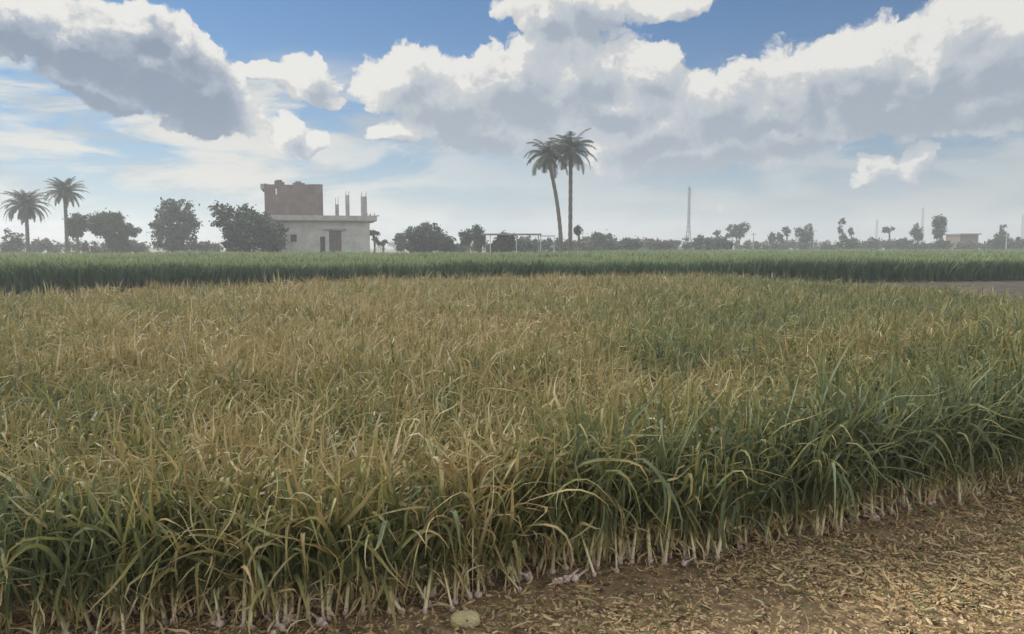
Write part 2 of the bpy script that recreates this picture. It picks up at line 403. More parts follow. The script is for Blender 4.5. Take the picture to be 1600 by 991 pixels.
def plant_blades(xy, nb, seg, wscale, fold, size=1.0, front=False):
    n = len(xy); x = np.repeat(xy[:, 0], nb); y = np.repeat(xy[:, 1], nb); m = n*nb
    hs = np.repeat(canopy(xy[:, 0], xy[:, 1])*rng.uniform(.86, 1.12, n)*size, nb)
    pd = np.repeat(dryness(xy[:, 0], xy[:, 1]), nb)
    az0 = np.repeat(rng.uniform(0, 2*np.pi, n), nb)
    azm = az0 + np.tile(np.arange(nb)*np.pi, n) + rng.normal(0, .55, m)
    fr = np.tile(np.linspace(0, 1, nb), n)
    zb = (.06+.20*fr**1.2)*hs + gz(x, y)
    pitch = np.clip(rng.normal(1.22+.16*fr, .17, m), .5, 1.52)
    length = hs*rng.uniform(.42, .72, m)*(1-.16*fr)
    droop = np.abs(rng.normal(.65, .65, m))+.15
    kink = np.stack([rng.uniform(.35, .85, m), np.where(rng.random(m) < .75, rng.uniform(.5, 2.3, m)*np.where(rng.random(m)<.9,1,-.5), 0)], 1)
    wd = rng.uniform(.007, .018, m)*wscale
    base = np.stack([x+rng.normal(0, .006, m), y+rng.normal(0, .006, m), zb], 1)
    return blades(base, azm, pitch, droop, length, wd, seg, np.clip(pd+rng.normal(0, .12, m), 0, 1), rng.random(m), kink, fold)

def jgrid(x0, x1, y0, y1, step, jit=.5):
    xs, ys = np.meshgrid(np.arange(x0, x1, step), np.arange(y0, y1, step))
    p = np.stack([xs.ravel(), ys.ravel()], 1); return p + rng.uniform(-jit, jit, p.shape)*step
def visible(p, m=.12): return np.abs(p[:, 0]) < (p[:, 1]+.8)*(.65+m)

# 300 plants that show largest stand one by one at the cut edge, each with bulb, stalk and leaves
edge = []
L = np.concatenate([[0], np.cumsum(np.hypot(np.diff(cx_), np.diff(cy_)))])
xs0, xs1 = P(-60, 1000)[0], P(1650, 745)[0]
s0, s1 = np.interp([xs0, xs1], cx_, L)
N_EDGE = 300; rows = 3
ss_ = np.linspace(s0, s1, N_EDGE//rows)
for r_ in range(rows):
    for s in ss_:
        s2 = s+rng.uniform(-.03, .03)+r_*.02; x = np.interp(s2, L, cx_); y = np.interp(s2, L, cy_)
        edge.append((x-.01*r_, y+.02+r_*.085+rng.uniform(-.035, .035)+(fbm(x, 0, 1.9, 2, 51)-.5)*.20))
edge = np.array(edge)
def sphere(c, rx, rz, nu=8, nv=6):
    v = []; f = []
    for a in range(nv+1):
        p = math.pi*a/nv
        for b in range(nu):
            q = 2*math.pi*b/nu; v.append((c[0]+rx*math.sin(p)*math.cos(q), c[1]+rx*math.sin(p)*math.sin(q), c[2]+rz*math.cos(p)))
    for a in range(nv):
        for b in range(nu): f.append((a*nu+b, (a+1)*nu+b, (a+1)*nu+(b+1)%nu, a*nu+(b+1)%nu))
    return v, f
def edge_label(px):
    if px < 260: return 'lush garlic plant with blue green arching leaves at the left end of the cut edge', 'lush garlic plants at the left end of the cut edge'
    if px < 1000: return 'garlic plant with olive leaves drying to tan along the middle of the cut edge', 'drying garlic plants along the middle of the cut edge'
    return 'garlic plant with mostly green drooping leaves along the right part of the cut edge', 'green garlic plants along the right part of the cut edge'
for (x, y) in edge:
    px = x/y*F+CX
    z = float(gz(x, y))
    root = empty('garlic_plant', (x, y, z)); lb, gp = edge_label(px); tag(root, lb, 'garlic plant', gp)
    nb = int(rng.integers(10, 14)); xy = np.array([[x, y]])
    V, Fc, A = plant_blades(xy, nb, 12, 1.15, .35, float(rng.uniform(.98, 1.16)))
    V = V-np.array([x, y, z]); mesh_obj('leaves', V, Fc, M_GARLIC, root, A, True)
    # stalk: a leaning tapered stem with a few pale sheath strips
    la = rng.uniform(0, 2*math.pi); pt = float(np.clip((fbm(x, 0, 2.2, 2, 57)-.3)*2.5, 0, 1)); ln = rng.uniform(0, .05)+(rng.random() < .3)*rng.uniform(.02, .08); hh = rng.uniform(.07, .14)+.12*pt
    k = 6; v = []; f = []; a = []; sw = rng.uniform(.6, 1.35); sr = min(1, rng.random()*.55+.5*pt)
    for j in range(k+1):
        t = j/k; rr = .0085*sw*(1-.3*t)
        for b in range(7):
            q = 2*math.pi*b/7; v.append((ln*(1-t)*math.cos(la)+rr*math.cos(q), ln*(1-t)*math.sin(la)+rr*math.sin(q), .01+hh*t)); a.append((t, .5, sr, 1))
    for j in range(k):
        for b in range(7): f.append((j*7+b, j*7+(b+1)%7, (j+1)*7+(b+1)%7, (j+1)*7+b))
    mesh_obj('stalk', np.array(v), np.array(f), M_STALK, root, np.array(a), True)
    bv, bf = sphere((ln*math.cos(la), ln*math.sin(la), .012), float(rng.uniform(.009, .021)), .016)
    mesh_obj('bulb', np.array(bv), bf, M_BULB, root, smooth=True)

# the rest of the plot as one crop
parts = []; stalks = []
p = jgrid(-8, 13, 1.5, 8.5, .085); p = p[inside(p[:, 0], p[:, 1]-.27) & visible(p, .3)]
parts.append(plant_blades(p, 9, 7, 1.2, .3))
q = p[(p[:, 1]-front_y(p[:, 0])) < 1.2]; m = len(q)
sb = blades(np.stack([q[:, 0], q[:, 1], gz(q[:, 0], q[:, 1])], 1), rng.uniform(0, 6.28, m), np.full(m, 1.45), np.zeros(m), np.full(m, .16), np.full(m, .016), 3, np.full(m, .5), rng.random(m), None, .8)
p = jgrid(-13, 13, 8.5, 15, .12); p = p[inside(p[:, 0], p[:, 1]) & visible(p, .2)]
parts.append(plant_blades(p, 8, 5, 1.5, 0))
p = jgrid(-18, 13, 15, 29, .18); p = p[inside(p[:, 0], p[:, 1]) & visible(p, .2)]
parts.append(plant_blades(p, 9, 4, 2.0, 0))
p = jgrid(-22, 14, 1, 29, .26); p = p[inside(p[:, 0], p[:, 1]) & ~visible(p, .2)]
parts.append(plant_blades(p, 5, 4, 3, 0))
q = np.repeat(edge, 9, 0); m = len(q); q = q+rng.normal(0, .045, q.shape)
sk = np.clip(rng.random(m)+.0, 0, 1)
CURL = 1.4
sk_b = blades(np.stack([q[:, 0], q[:, 1], gz(q[:, 0], q[:, 1])+rng.uniform(.02, .22, m)], 1), rng.uniform(0, 6.28, m), rng.uniform(-.9, 1.2, m), rng.uniform(.4, 2.2, m), rng.uniform(.06, .24, m), rng.uniform(.004, .012, m), 7, rng.random(m), sk, None, .3)
CURL = 1.0
V, Fc, A = join(parts)
print('garlic faces', len(Fc))
tag(mesh_obj('garlic_crop', V, Fc, M_GARLIC, attr=A, smooth=True), 'dense standing garlic crop with leaves drying to tan filling the plot behind its cut edge', 'crop', kind='stuff')
tag(mesh_obj('garlic_stems', sb[0], sb[1], M_STALK, attr=sb[2]), 'pale upright garlic stems seen low between the leaves just behind the cut edge', 'stems', kind='stuff')

tag(mesh_obj('dry_leaves', sk_b[0], sk_b[1], M_LITTER, attr=sk_b[2], smooth=True), 'withered tan leaves hanging tangled around the foot of the cut garlic edge', 'dry leaves', kind='stuff')

# ------------------------------------------------------------------ the tall green crop beyond
CURL = .35
bx_ = np.array([-70, -16, 0, 24, 60.]); by_ = np.array([15, 25.5, 31, 37, 43.])
ex_ = np.array([-90, -20, 3, 8, 30, 100.]); ey_ = np.array([66, 72, 72, 90, 118, 125.])
def inb(x, y): return (y > np.interp(x, bx_, by_)) & (y < np.interp(x, ex_, ey_))
def crop_blades(p, nb, seg, wd, hh=1.08):
    n = len(p); m = n*nb; x = np.repeat(p[:, 0], nb); y = np.repeat(p[:, 1], nb)
    hs = np.repeat(hh*(.82+.36*fbm(p[:, 0], p[:, 1], .25, 4, 61))*rng.uniform(.9, 1.08, n), nb)
    zb = hs*rng.choice([0.0, .25, .5], m); length = (hs-zb)*rng.uniform(.95, 1.15, m)
    rdm = np.clip(np.repeat(fbm(p[:, 0], p[:, 1], .12, 3, 71), nb)*1.0-.25+rng.uniform(0, .5, m), 0, 1)
    return blades(np.stack([x, y, zb], 1), rng.uniform(0, 6.28, m), rng.normal(1.38, .12, m), np.abs(rng.normal(.3, .3, m)), length, wd*rng.uniform(.7, 1.3, m), seg, rng.random(m), rdm, None, 0, t0=zb/hs*.9)
parts = []
p = jgrid(-60, 60, 14, 46, .2); dd = p[:, 1]-np.interp(p[:, 0], bx_, by_); p = p[(dd > 0) & (dd < 2.5) & visible(p, .3)]
parts.append(crop_blades(p, 6, 3, .055))
p = jgrid(-60, 60, 14, 62, .5); dd = p[:, 1]-np.interp(p[:, 0], bx_, by_); p = p[(dd > 2.2) & inb(p[:, 0], p[:, 1]) & visible(p, .2)]
parts.append(crop_blades(p, 6, 3, .10))
p = jgrid(-90, 100, 60, 126, .9); p = p[inb(p[:, 0], p[:, 1]) & visible(p, .15)]
parts.append(crop_blades(p, 6, 2, .2))
V, Fc, A = join(parts); print('green faces', len(Fc))
tag(mesh_obj('green_crop', V, Fc, M_CROP, attr=A), 'tall dark green crop standing in a dense strip across the view beyond the garlic', 'crop', kind='stuff')

# ------------------------------------------------------------------ litter on the harvested ground
def litter(npc, lo, hi, wlo, whi, zup, area):
    x = rng.uniform(area[0], area[1], npc); y = rng.uniform(area[2], area[3], npc)
    dens = fbm(x, y, 1.1, 3, 81); px = x/np.maximum(y, .5)*F+CX
    keep = (y < front_y(x)+.25) & (rng.random(npc) < np.clip((dens-.2)*2.4, .25, 1)*np.interp(px, [300, 700, 1000, 1400], [.75, .8, .95, 1]))
    x = x[keep]; y = y[keep]; n = len(x)
    z = gz(x, y)+rng.uniform(.003, zup, n)
    return blades(np.stack([x, y, z+.004], 1), rng.uniform(0, 6.28, n), rng.normal(.12, .22, n), rng.normal(.3, .9, n), rng.uniform(lo, hi, n), rng.uniform(wlo, whi, n), 5, rng.random(n), rng.random(n)**1.4, None, .3)
ar = (-4, 6, 1.5, 7.5)
CURL = 1.0
V, Fc, A = join([litter(260000, .008, .035, .004, .013, .02, ar), litter(42000, .03, .08, .005, .015, .03, ar), litter(5000, .08, .16, .006, .013, .04, ar)])
tag(mesh_obj('leaf_litter', V, Fc, M_LITTER, attr=A), 'dry tan leaf and peel litter scattered over the harvested ground', 'leaf litter', kind='stuff')
V, Fc, A = litter(22000, .02, .14, .005, .012, .03, ar)
tag(mesh_obj('green_litter', V, Fc, M_LITTERG, attr=A), 'olive green leaf scraps strewn among the dry litter', 'leaf scraps', kind='stuff')
# fallen green leaves hanging out of the edge at the right
# clods and small crumbs of soil, one mass
v = []; f = []
for k in range(2600):
    x = rng.uniform(-3.2, 5.5); y = rng.uniform(2.4, 6.3)
    if y > front_y(x)+.2: continue
    r = abs(rng.normal(0, .012))+.006; b = len(v)
    sv_, sf_ = sphere((0, 0, 0), r, r*.7, 6, 4)
    jx = rng.uniform(.7, 1.3, 3); zc = float(gz(x, y))
    for p_ in sv_: v.append((x+p_[0]*jx[0]*rng.uniform(.8, 1.2), y+p_[1]*jx[1]*rng.uniform(.8, 1.2), zc+p_[2]*jx[2]+.002))
    f += [tuple(q+b for q in ff) for ff in sf_]
tag(mesh_obj('soil_clods', np.array(v), f, M_CLOD), 'crumbled brown soil clods lying between the litter', 'soil', kind='stuff')
# the yellow stone at the bottom of the picture
def rock(name, x, y, sx, sy, sz, m, label):
    bmv, bmf = sphere((0, 0, 0), 1, 1, 18, 12); o = []
    for p_ in bmv:
        q = np.sign(p_)*np.abs(p_)**.6; d = 1+.12*(fbm(q[0]*2+5, q[1]*2+q[2]*3, 1.5, 3, 91)-.5)*2
        o.append((q[0]*sx*d, q[1]*sy*d, q[2]*sz*d+sz*.7))
    ob = mesh_obj(name, np.array(o), bmf, m, smooth=True); ob.location = (x, y, float(gz(x, y))); ob.rotation_euler.z = .2
    return tag(ob, label, 'stone')
xr, yr = P(727, 980); rock('stone', xr, yr, .062, .04, .03, M_STONE, 'squarish pale yellow stone on the bare soil in front of the cut garlic')
# loose bulbs dropped in front of the edge
proto = None
for k in range(14):
    s = rng.uniform(s0+.8, s1-.3); x = np.interp(s, L, cx_)+rng.uniform(-.03, .03); y = np.interp(s, L, cy_)-rng.uniform(.0, .10)
    if proto is None:
        bv, bf = [], []
        prof = [(0, -.014), (.010, -.013), (.019, -.004), (.020, .004), (.014, .013), (.006, .022), (.004, .05), (.003, .075), (0, .078)]
        for (r, z) in prof:
            for b in range(10): a = 2*math.pi*b/10; rr = r*(1+.10*math.cos(5*a)); bv.append((rr*math.cos(a), rr*math.sin(a), z))
        for j in range(len(prof)-1):
            for b in range(10): bf.append((j*10+b, j*10+(b+1)%10, (j+1)*10+(b+1)%10, (j+1)*10+b))
        o = proto = mesh_obj('garlic_bulb', np.array(bv), bf, M_BULB, smooth=True)
    else:
        o = proto.copy(); C.objects.link(o)
    o.location = (x, y, float(gz(x, y))+.018); o.rotation_euler = (rng.uniform(1.0, 1.7), 0, rng.uniform(0, 6.28)); sc_ = rng.uniform(.7, 1.15); o.scale = (sc_,)*3
    tag(o, 'pinkish white loose garlic bulb lying on the soil at the foot of the cut edge', 'garlic bulb', 'loose garlic bulbs at the foot of the cut edge')

# ------------------------------------------------------------------ trees
def leaf_cloud(blobs, count, size, dens_gap=.5, aspect=.6, seed=0):
    count = int(count*1.7)
    """blobs: (cx,cy,cz,rx,ry,rz); leaves spread through the volume in clumps"""
    vol = np.array([b[3]*b[4]*b[5] for b in blobs]); vol = vol**.8/np.sum(vol**.8)
    C_, N_ = [], []
    for b, vv in zip(blobs, vol):
        nc = max(6, int(count*vv/22)); d = rng.normal(size=(nc, 3)); d /= np.linalg.norm(d, axis=1)[:, None]
        rad = rng.uniform(.25, 1.0, nc)**.45; cl = d*rad[:, None]*np.array(b[3:6])+np.array(b[:3])
        cr_ = rng.uniform(.10, .26, nc)*min(b[3], b[5])+size*.8
        for c, r_ in zip(cl, cr_):
            k = 22; pts = c+rng.normal(size=(k, 3))*r_*.6; C_.append(pts)
    c = np.concatenate(C_); n = len(c)
    a = rng.normal(size=(n, 3)); a /= np.linalg.norm(a, axis=1)[:, None]
    b = np.cross(a, rng.normal(size=(n, 3))); b /= np.linalg.norm(b, axis=1)[:, None]
    s = size*rng.uniform(.6, 1.3, n)[:, None]
    V = np.stack([c-a*s, c-b*s*aspect, c+a*s, c+b*s*aspect], 1).reshape(-1, 3)
    Fc = np.arange(4*n).reshape(n, 4)
    rr = np.clip(np.repeat(rng.random(n), 4)*.7+np.repeat(rng.random(n//22+1), 22*4)[:4*n]*.3, 0, 1)
    return V, Fc, np.stack([np.full(4*n, .5), np.full(4*n, .5), rr, np.ones(4*n)], 1)
def tree(name, x0, x1, ytop, Y, blobs_px, label, cat='tree', m=None, leaf=.17, count=4200, group=None, trunks=1, ybot=None, lean=0):
    """blobs_px: (px, py, rx_px, ry_px); everything converted to metres at distance Y"""
    s = Y/F; xm = (x0+x1)/2; bx = at(xm, 385, Y)[0]
    root = empty(name, (bx, Y, 0)); tag(root, label, cat, group)
    bl = []
    for (px, py, rx, ry) in blobs_px:
        q = at(px, py, Y); bl.append((q[0]-bx, rng.uniform(-.2, .2)*rx*s, q[2], rx*s, rx*s*.9, ry*s))
    V, Fc, A = leaf_cloud(bl, count, leaf); V[:, 2] = np.maximum(V[:, 2], .02)
    mesh_obj('crown', V, Fc, m or M_TREE, root, A)
    mb = MB(); zc = max(b[2] for b in bl); top = min(zc, np.mean([b[2] for b in bl])+.2)
    r0 = max(.05, .030*top+.03)
    for t in range(trunks):
        ox = (t-(trunks-1)/2)*.5
        mb.tube([(ox+lean, 0, -.1), (ox*1.2+lean*.6, .05, top*.35), (ox*1.1+.1, 0, top*.7), (ox, 0, top)], [r0*1.3, r0, r0*.75, r0*.4], 8)
    for b in bl:
        mb.tube([(lean*.5, 0, top*.45), ((b[0])*.5, b[1]*.5, (top*.5+b[2])*.5), (b[0], b[1], b[2])], [r0*.55, r0*.4, r0*.15], 5)
    mb.build('trunk', M_BARK, root, True)
    return root

def palm(name, xb, xt, ycrown, Y, rpx, label, group=None, nf=46, trunk_w=.24, upright=.0, bend=0.0, leafl=.42, skirt=8):
    s = Y/F; b = at(xb, 385, Y); tp = at(xt, ycrown, Y); dx = tp[0]-b[0]; h = tp[2]
    root = empty(name, (b[0], Y, 0)); tag(root, label, 'palm tree', group)
    mb = MB(); k = 26; pts = []; rad = []
    for j in range(k+1):
        t = j/k; pts.append((dx*(t**1.25)+bend*math.sin(math.pi*t), .15*math.sin(2*t), -.15+(h+.1)*t))
        flare = 1+.5*math.exp(-t*14)+.35*math.exp(-(1-t)*12)
        rad.append(trunk_w*flare*(1-.18*t)*(1.08 if j % 2 else .94))
    mb.tube(pts, rad, 10); mb.build('trunk', M_PBARK, root, False)
    Lf = rpx*s; VV = []; top = np.array([dx, pts[-1][1], h])
    rach = []
    for i in range(nf+skirt):
        dead = i >= nf
        a = i*2.39996+rng.uniform(-.2, .2); u = (i % nf)/nf
        el0 = (1.45-1.75*u) + rng.uniform(-.12, .12) if not dead else rng.uniform(-.9, -.4)
        ln = Lf*rng.uniform(.9, 1.12)*(1 if not dead else .6); dr = (1.25+upright)*rng.uniform(.8, 1.15)+.25*(u)
        if dead: dr = .9
        seg = 12; c = top.copy()+np.array([math.cos(a), math.sin(a), 0])*trunk_w*.6; prev = c.copy(); line = [c.copy()]
        for j in range(seg):
            t = (j+.5)/seg; e = el0-dr*t**1.3
            e = max(e, -1.5)
            c = c+np.array([math.cos(e)*math.cos(a), math.cos(e)*math.sin(a), math.sin(e)])*ln/seg; line.append(c.copy())
        line = np.array(line); rach.append(line)
        side = np.array([-math.sin(a), math.cos(a), 0])
        for j in range(2, 56):
            t = j/56; q = t*seg; i0 = int(q); c0 = line[i0]+(line[min(i0+1, seg)]-line[i0])*(q-i0)
            d = line[min(i0+1, seg)]-line[i0]; d /= np.linalg.norm(d)+1e-9
            ll = leafl*math.sin(math.pi*min(1, .12+.88*t))**.6*rng.uniform(.8, 1.15)*(1-.25*t)
            for sg in (-1, 1):
                v = side*sg*.75+d*.65+np.array([0, 0, -.30+rng.uniform(-.25, .2)]); v /= np.linalg.norm(v)
                wv = d*.030*(Y/75)
                VV.append([c0-wv, c0+wv, c0+v*ll+wv*.3, c0+v*ll-wv*.3])
    V = np.array(VV).reshape(-1, 3); n = len(VV)
    A = np.stack([np.full(4*n, .5), np.full(4*n, .5), np.repeat(rng.random(n), 4), np.ones(4*n)], 1)
    V2, F2, A2 = [V], [np.arange(4*n).reshape(n, 4)], [A]; o = 4*n
    mr = MB()
    for line in rach: mr.tube([tuple(p_) for p_ in line], list(np.linspace(.035, .010, len(line))), 4, False)
    rv = np.array(mr.v); rf = np.array(mr.f)
    V2.append(rv); F2.append(rf+o); A2.append(np.tile([.5, .5, .8, 1], (len(rv), 1)))
    mesh_obj('crown', np.concatenate(V2), np.concatenate(F2), M_FROND, root, np.concatenate(A2))
    return root

palm('palm_tree', 877, 856, 243, 76, 43, 'tall leaning palm, the left one of the two growing close together in mid field', nf=26, trunk_w=.20, bend=.25, leafl=.75, skirt=3, upright=.55)
palm('palm_tree', 891, 892, 236, 77, 45, 'tall straight upright palm, the right one of the two growing close together in mid field', nf=30, trunk_w=.21, leafl=.8, skirt=3, upright=.25)
palm('palm_tree', 43, 39, 322, 92, 40, 'bushy short palm with drooping round crown at the far left', nf=58, trunk_w=.22, leafl=.5, skirt=14, upright=.35)
palm('palm_tree', 104, 100, 301, 95, 33, 'slim taller palm with a tuft crown, second from the left edge', nf=50, trunk_w=.22, leafl=.5, skirt=4)

T = tree
T('broadleaf_tree', 112, 130, 335, 96, [(121, 350, 14, 14), (117, 362, 10, 8)], 'small round tree with thin trunk right beside the slim left palm', count=1400)
T('broadleaf_tree', 140, 215, 335, 94, [(152, 347, 17, 14), (176, 345, 19, 12), (180, 362, 22, 16), (200, 362, 16, 8), (186, 380, 18, 12), (150, 360, 12, 8)], 'wide ragged tree with gaps below, between the left palms and the square tree', trunks=2)
T('broadleaf_tree', 238, 310, 313, 92, [(262, 330, 17, 18), (285, 330, 15, 18), (272, 350, 33, 22), (274, 374, 34, 18), (300, 350, 12, 10), (246, 356, 9, 12)], 'tall dense squarish tree standing alone left of the half built house', m=M_TREE2, count=4200, trunks=2)
T('broadleaf_tree', 332, 440, 318, 74, [(346, 330, 15, 13), (345, 345, 14, 12), (378, 328, 8, 12), (368, 348, 22, 20), (395, 350, 30, 22), (384, 372, 30, 20), (418, 366, 24, 22), (420, 384, 26, 16), (372, 388, 24, 14)], 'big spreading tree with a side tuft touching the left wall of the half built house', m=M_TREE2, count=5200, trunks=3, leaf=.15)
T('broadleaf_tree', 632, 705, 350, 88, [(650, 368, 17, 15), (668, 364, 20, 15), (686, 378, 22, 14), (660, 384, 28, 12), (700, 386, 14, 9)], 'broad dome shaped tree in the field between the house and the shed', m=M_TREE2, count=3600)
T('broadleaf_tree', 620, 634, 366, 100, [(625, 374, 7, 8), (628, 386, 8, 6)], 'little scraggly tree against the left side of the dome shaped tree', m=M_SCRUB, count=700)
T('broadleaf_tree', 718, 745, 362, 96, [(728, 372, 11, 9), (738, 368, 8, 7)], 'small low tree with a light gap under it left of the shed', count=900)
T('broadleaf_tree', 738, 756, 355, 92, [(745, 364, 9, 10), (749, 378, 10, 12)], 'small pointed tree touching the left end of the shed roof', count=1100)
T('bush', 770, 805, 366, 88, [(788, 378, 16, 12), (780, 386, 14, 8), (797, 384, 10, 8)], 'rounded green bush growing under the shed roof', cat='bush', count=1500)
T('broadleaf_tree', 900, 908, 352, 88, [(903, 360, 6, 6)], 'tiny round headed tree just right of the straight tall palm', count=300, leaf=.12)
T('broadleaf_tree', 578, 592, 360, 92, [(583, 364, 9, 3), (586, 374, 4, 4)], 'thin flat topped tree just right of the half built house', m=M_SCRUB, count=420, leaf=.13)
T('bush', 590, 606, 376, 96, [(597, 379, 8, 4)], 'low flat bush right of the thin flat topped tree', cat='bush', m=M_SCRUB, count=320, leaf=.13)
# right hand far trees that can be told apart
FT = [
 (1133, 1172, 165, [(1145, 357, 10, 7), (1160, 356, 11, 7), (1136, 370, 5, 6), (1150, 366, 12, 6)], 'wide low tree with slanting crown and open stems, just right of the tall mast', M_TREE, 1300, 2),
 (1222, 1236, 170, [(1229, 361, 6, 7)], 'small lollipop tree on a thin stem left of the twin humped clump', M_SCRUB, 300, 1),
 (1245, 1272, 165, [(1249, 363, 7, 8), (1263, 358, 6, 9), (1258, 371, 13, 9)], 'twin humped dense tree clump on the right horizon', M_TREE, 1100, 2),
 (1310, 1322, 165, [(1315, 347, 4, 5), (1314, 358, 3, 9), (1317, 372, 5, 7)], 'thin crooked tall tree on the right horizon', M_SCRUB, 420, 1),
 (1325, 1334, 175, [(1330, 362, 4, 5)], 'tiny tuft tree just right of the thin crooked tree', M_SCRUB, 200, 1),
 (1380, 1398, 170, [(1388, 359, 10, 3.5)], 'umbrella shaped tree with flat crown on a bare stem', M_TREE, 320, 1),
 (1424, 1442, 168, [(1431, 354, 3, 6), (1433, 366, 9, 9)], 'spire topped tree left of the dark oval tree', M_TREE, 700, 1),
 (1458, 1480, 160, [(1468, 347, 10, 10), (1467, 362, 9, 12)], 'dark oval tree standing tallest near the right edge', M_TREE, 1200, 1),
 (1560, 1575, 165, [(1567, 358, 5, 6), (1565, 370, 10, 8)], 'small peaked tree near the right edge beside the low roof', M_TREE, 500, 1),
 (1202, 1212, 170, [(1206, 372, 5, 7)], 'short dark bushy tree, left of a pair on the right horizon', M_TREE, 300, 1),
 (1214, 1222, 172, [(1218, 372, 4, 7)], 'short dark bushy tree, right of a pair on the right horizon', M_TREE, 300, 1),
 (1115, 1125, 175, [(1120, 364, 5, 3)], 'tiny flat topped palm like tree left of the wide slanting tree', M_SCRUB, 150, 1),
]
for (x0, x1, Y, bl, lb, m_, cnt, tr) in FT: tree('broadleaf_tree', x0, x1, 0, Y, bl, lb, m=m_, leaf=.2, count=cnt, trunks=tr)
# ragged horizon growth: a few bush prototypes copied along the line
def proto_bush(seed, h, wd, m_, leaf=.22, cnt=420):
    root = empty('bush', (0, 0, 0)); bl = []
    for k in range(4): bl.append((rng.uniform(-.5, .5)*wd, rng.uniform(-.4, .4)*wd, h*rng.uniform(.35, .75), wd*rng.uniform(.3, .5), wd*.4, h*rng.uniform(.22, .36)))
    V, Fc, A = leaf_cloud(bl, cnt, leaf); V[:, 2] = np.maximum(V[:, 2], .02)
    mesh_obj('crown', V, Fc, m_, root, A)
    mb = MB(); mb.tube([(0, 0, -.1), (.05, 0, h*.3), (0, 0, h*.7)], [.12, .09, .03], 6)
    for b in bl: mb.tube([(0, 0, h*.2), (b[0], b[1], b[2])], [.06, .02], 5)
    mb.build('trunk', M_BARK, root); return root
protos = [proto_bush(1, 3.4, 2.4, M_TREE), proto_bush(2, 2.9, 3.2, M_TREE2), proto_bush(3, 4.2, 1.7, M_TREE), proto_bush(4, 3.0, 2.6, M_SCRUB), proto_bush(5, 3.8, 2.2, M_SCRUB)]
used = [False]*len(protos)
def place(k, x, y, s, sz, lb, gp):
    src = protos[k]
    if not used[k]: o = src; used[k] = True
    else:
        o = src.copy(); C.objects.link(o)
        for ch in src.children:
            c = ch.copy(); C.objects.link(c); c.parent = o
    o.location = (x, y, 0); o.rotation_euler.z = rng.uniform(0, 6.28); o.scale = (s, s, sz); tag(o, lb, 'bush', gp)
def row(px0, px1, step, Y0, Y1, hlo, hhi, lb, gp):
    px = px0
    while px < px1:
        Y = rng.uniform(Y0, Y1); k = int(rng.integers(0, 5)); hp = [3.4, 2.9, 4.2, 3.0, 3.8][k]
        hh = rng.uniform(hlo, hhi)+(.8 if rng.random() < .12 else 0)
        place(k, at(px, 385, Y)[0], Y, rng.uniform(.8, 1.25)*hh/hp*1.1, hh/hp, lb, gp); px += step*rng.uniform(.6, 1.4)
row(-40, 240, 13, 100, 125, 1.9, 2.9, 'low hazy bush in the line at the foot of the left palms', 'bushes at the foot of the left palms')
row(300, 345, 12, 100, 115, 1.8, 2.6, 'low bush between the square tree and the big tree by the house', 'bushes between the two big left trees')
row(690, 900, 14, 95, 125, 1.9, 2.9, 'hazy low bush in the line behind the shed and the twin palms', 'bushes behind the shed')
row(900, 1125, 10, 120, 165, 2.4, 3.6, 'dark ragged bush in the horizon line between the twin palms and the mast', 'bushes in the horizon line around the mast')
row(1125, 1290, 12, 150, 185, 2.0, 3.2, 'small ragged bush in the horizon line right of the mast', 'bushes in the horizon line right of the mast')
row(1290, 1640, 10, 150, 190, 2.2, 3.7, 'small ragged bush in the horizon line at the right', 'bushes in the horizon line at the right')
# faint far wood on the horizon
bl = [(x, 330+rng.uniform(-25, 25), rng.uniform(.8, 1.8), 6, 5, rng.uniform(1.0, 2.6)) for x in np.arange(-330, 331, 8)]
V, Fc, A = leaf_cloud(bl, 9000, .6)
tag(mesh_obj('far_wood', V, Fc, M_TREE, attr=A), 'faint hazy line of woodland on the far horizon', 'wood', kind='stuff')

# ------------------------------------------------------------------ half built house
Y0 = 78.0; s = Y0/F
def X(px): return at(px, 385, Y0)[0]
def Z(py): return at(800, py, Y0)[2]
hx = X(500); house = empty('unfinished_house', (hx, Y0, 0), R(13.7))
tag(house, 'half built house with pale ground floor, red brick box above and bare roof columns', 'house')
xl, xr_ = X(412)-hx, X(577)-hx; zt = Z(345); wt = .25
ops = [(X(456)-hx, X(465)-hx, Z(378), Z(367), 'window'), (X(500.5)-hx, X(508)-hx, .05, Z(370), 'side'), (X(514)-hx, X(533)-hx, .05, Z(361), 'door')]
mb = MB(); xp = xl
for (a, b, z0, z1, k) in ops:
    mb.box(xp, a, 0, wt, -.1, zt); mb.box(a, b, 0, wt, z1, zt)
    if z0 > .1: mb.box(a, b, 0, wt, -.1, z0)
    xp = b
mb.box(xp, xr_, 0, wt, -.1, zt)
mb.box(xl, xl+wt, wt, 7, -.1, zt); mb.box(xr_-wt, xr_, wt, 7, -.1, zt); mb.box(xl+wt, xr_-wt, 6.75, 7, -.1, zt)
mb.build('wall', M_PLAST, house)
MB().box(xl-.3, X(588)-hx, -.55, 7.3, zt+.003, Z(337)).build('roof_slab', M_CONC, house)
a, b, z0, z1, _ = ops[0]
wn_ = MB().box(a-.06, b+.06, -.05, .02, z0-.08, z0).box(a-.06, a, -.04, .02, z0, z1+.06).box(b, b+.06, -.04, .02, z0, z1+.06).box(a, b, -.04, .02, z1, z1+.06).build('window', M_CONC, house)
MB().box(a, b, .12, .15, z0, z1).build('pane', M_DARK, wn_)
a, b, z0, z1, _ = ops[1]
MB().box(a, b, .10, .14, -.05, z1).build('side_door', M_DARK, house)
a, b, z0, z1, _ = ops[2]
dr = MB().box(a, (a+b)/2-.01, .08, .13, -.05, z1).box((a+b)/2+.01, b, .08, .13, -.05, z1).build('door', M_DOOR, house)
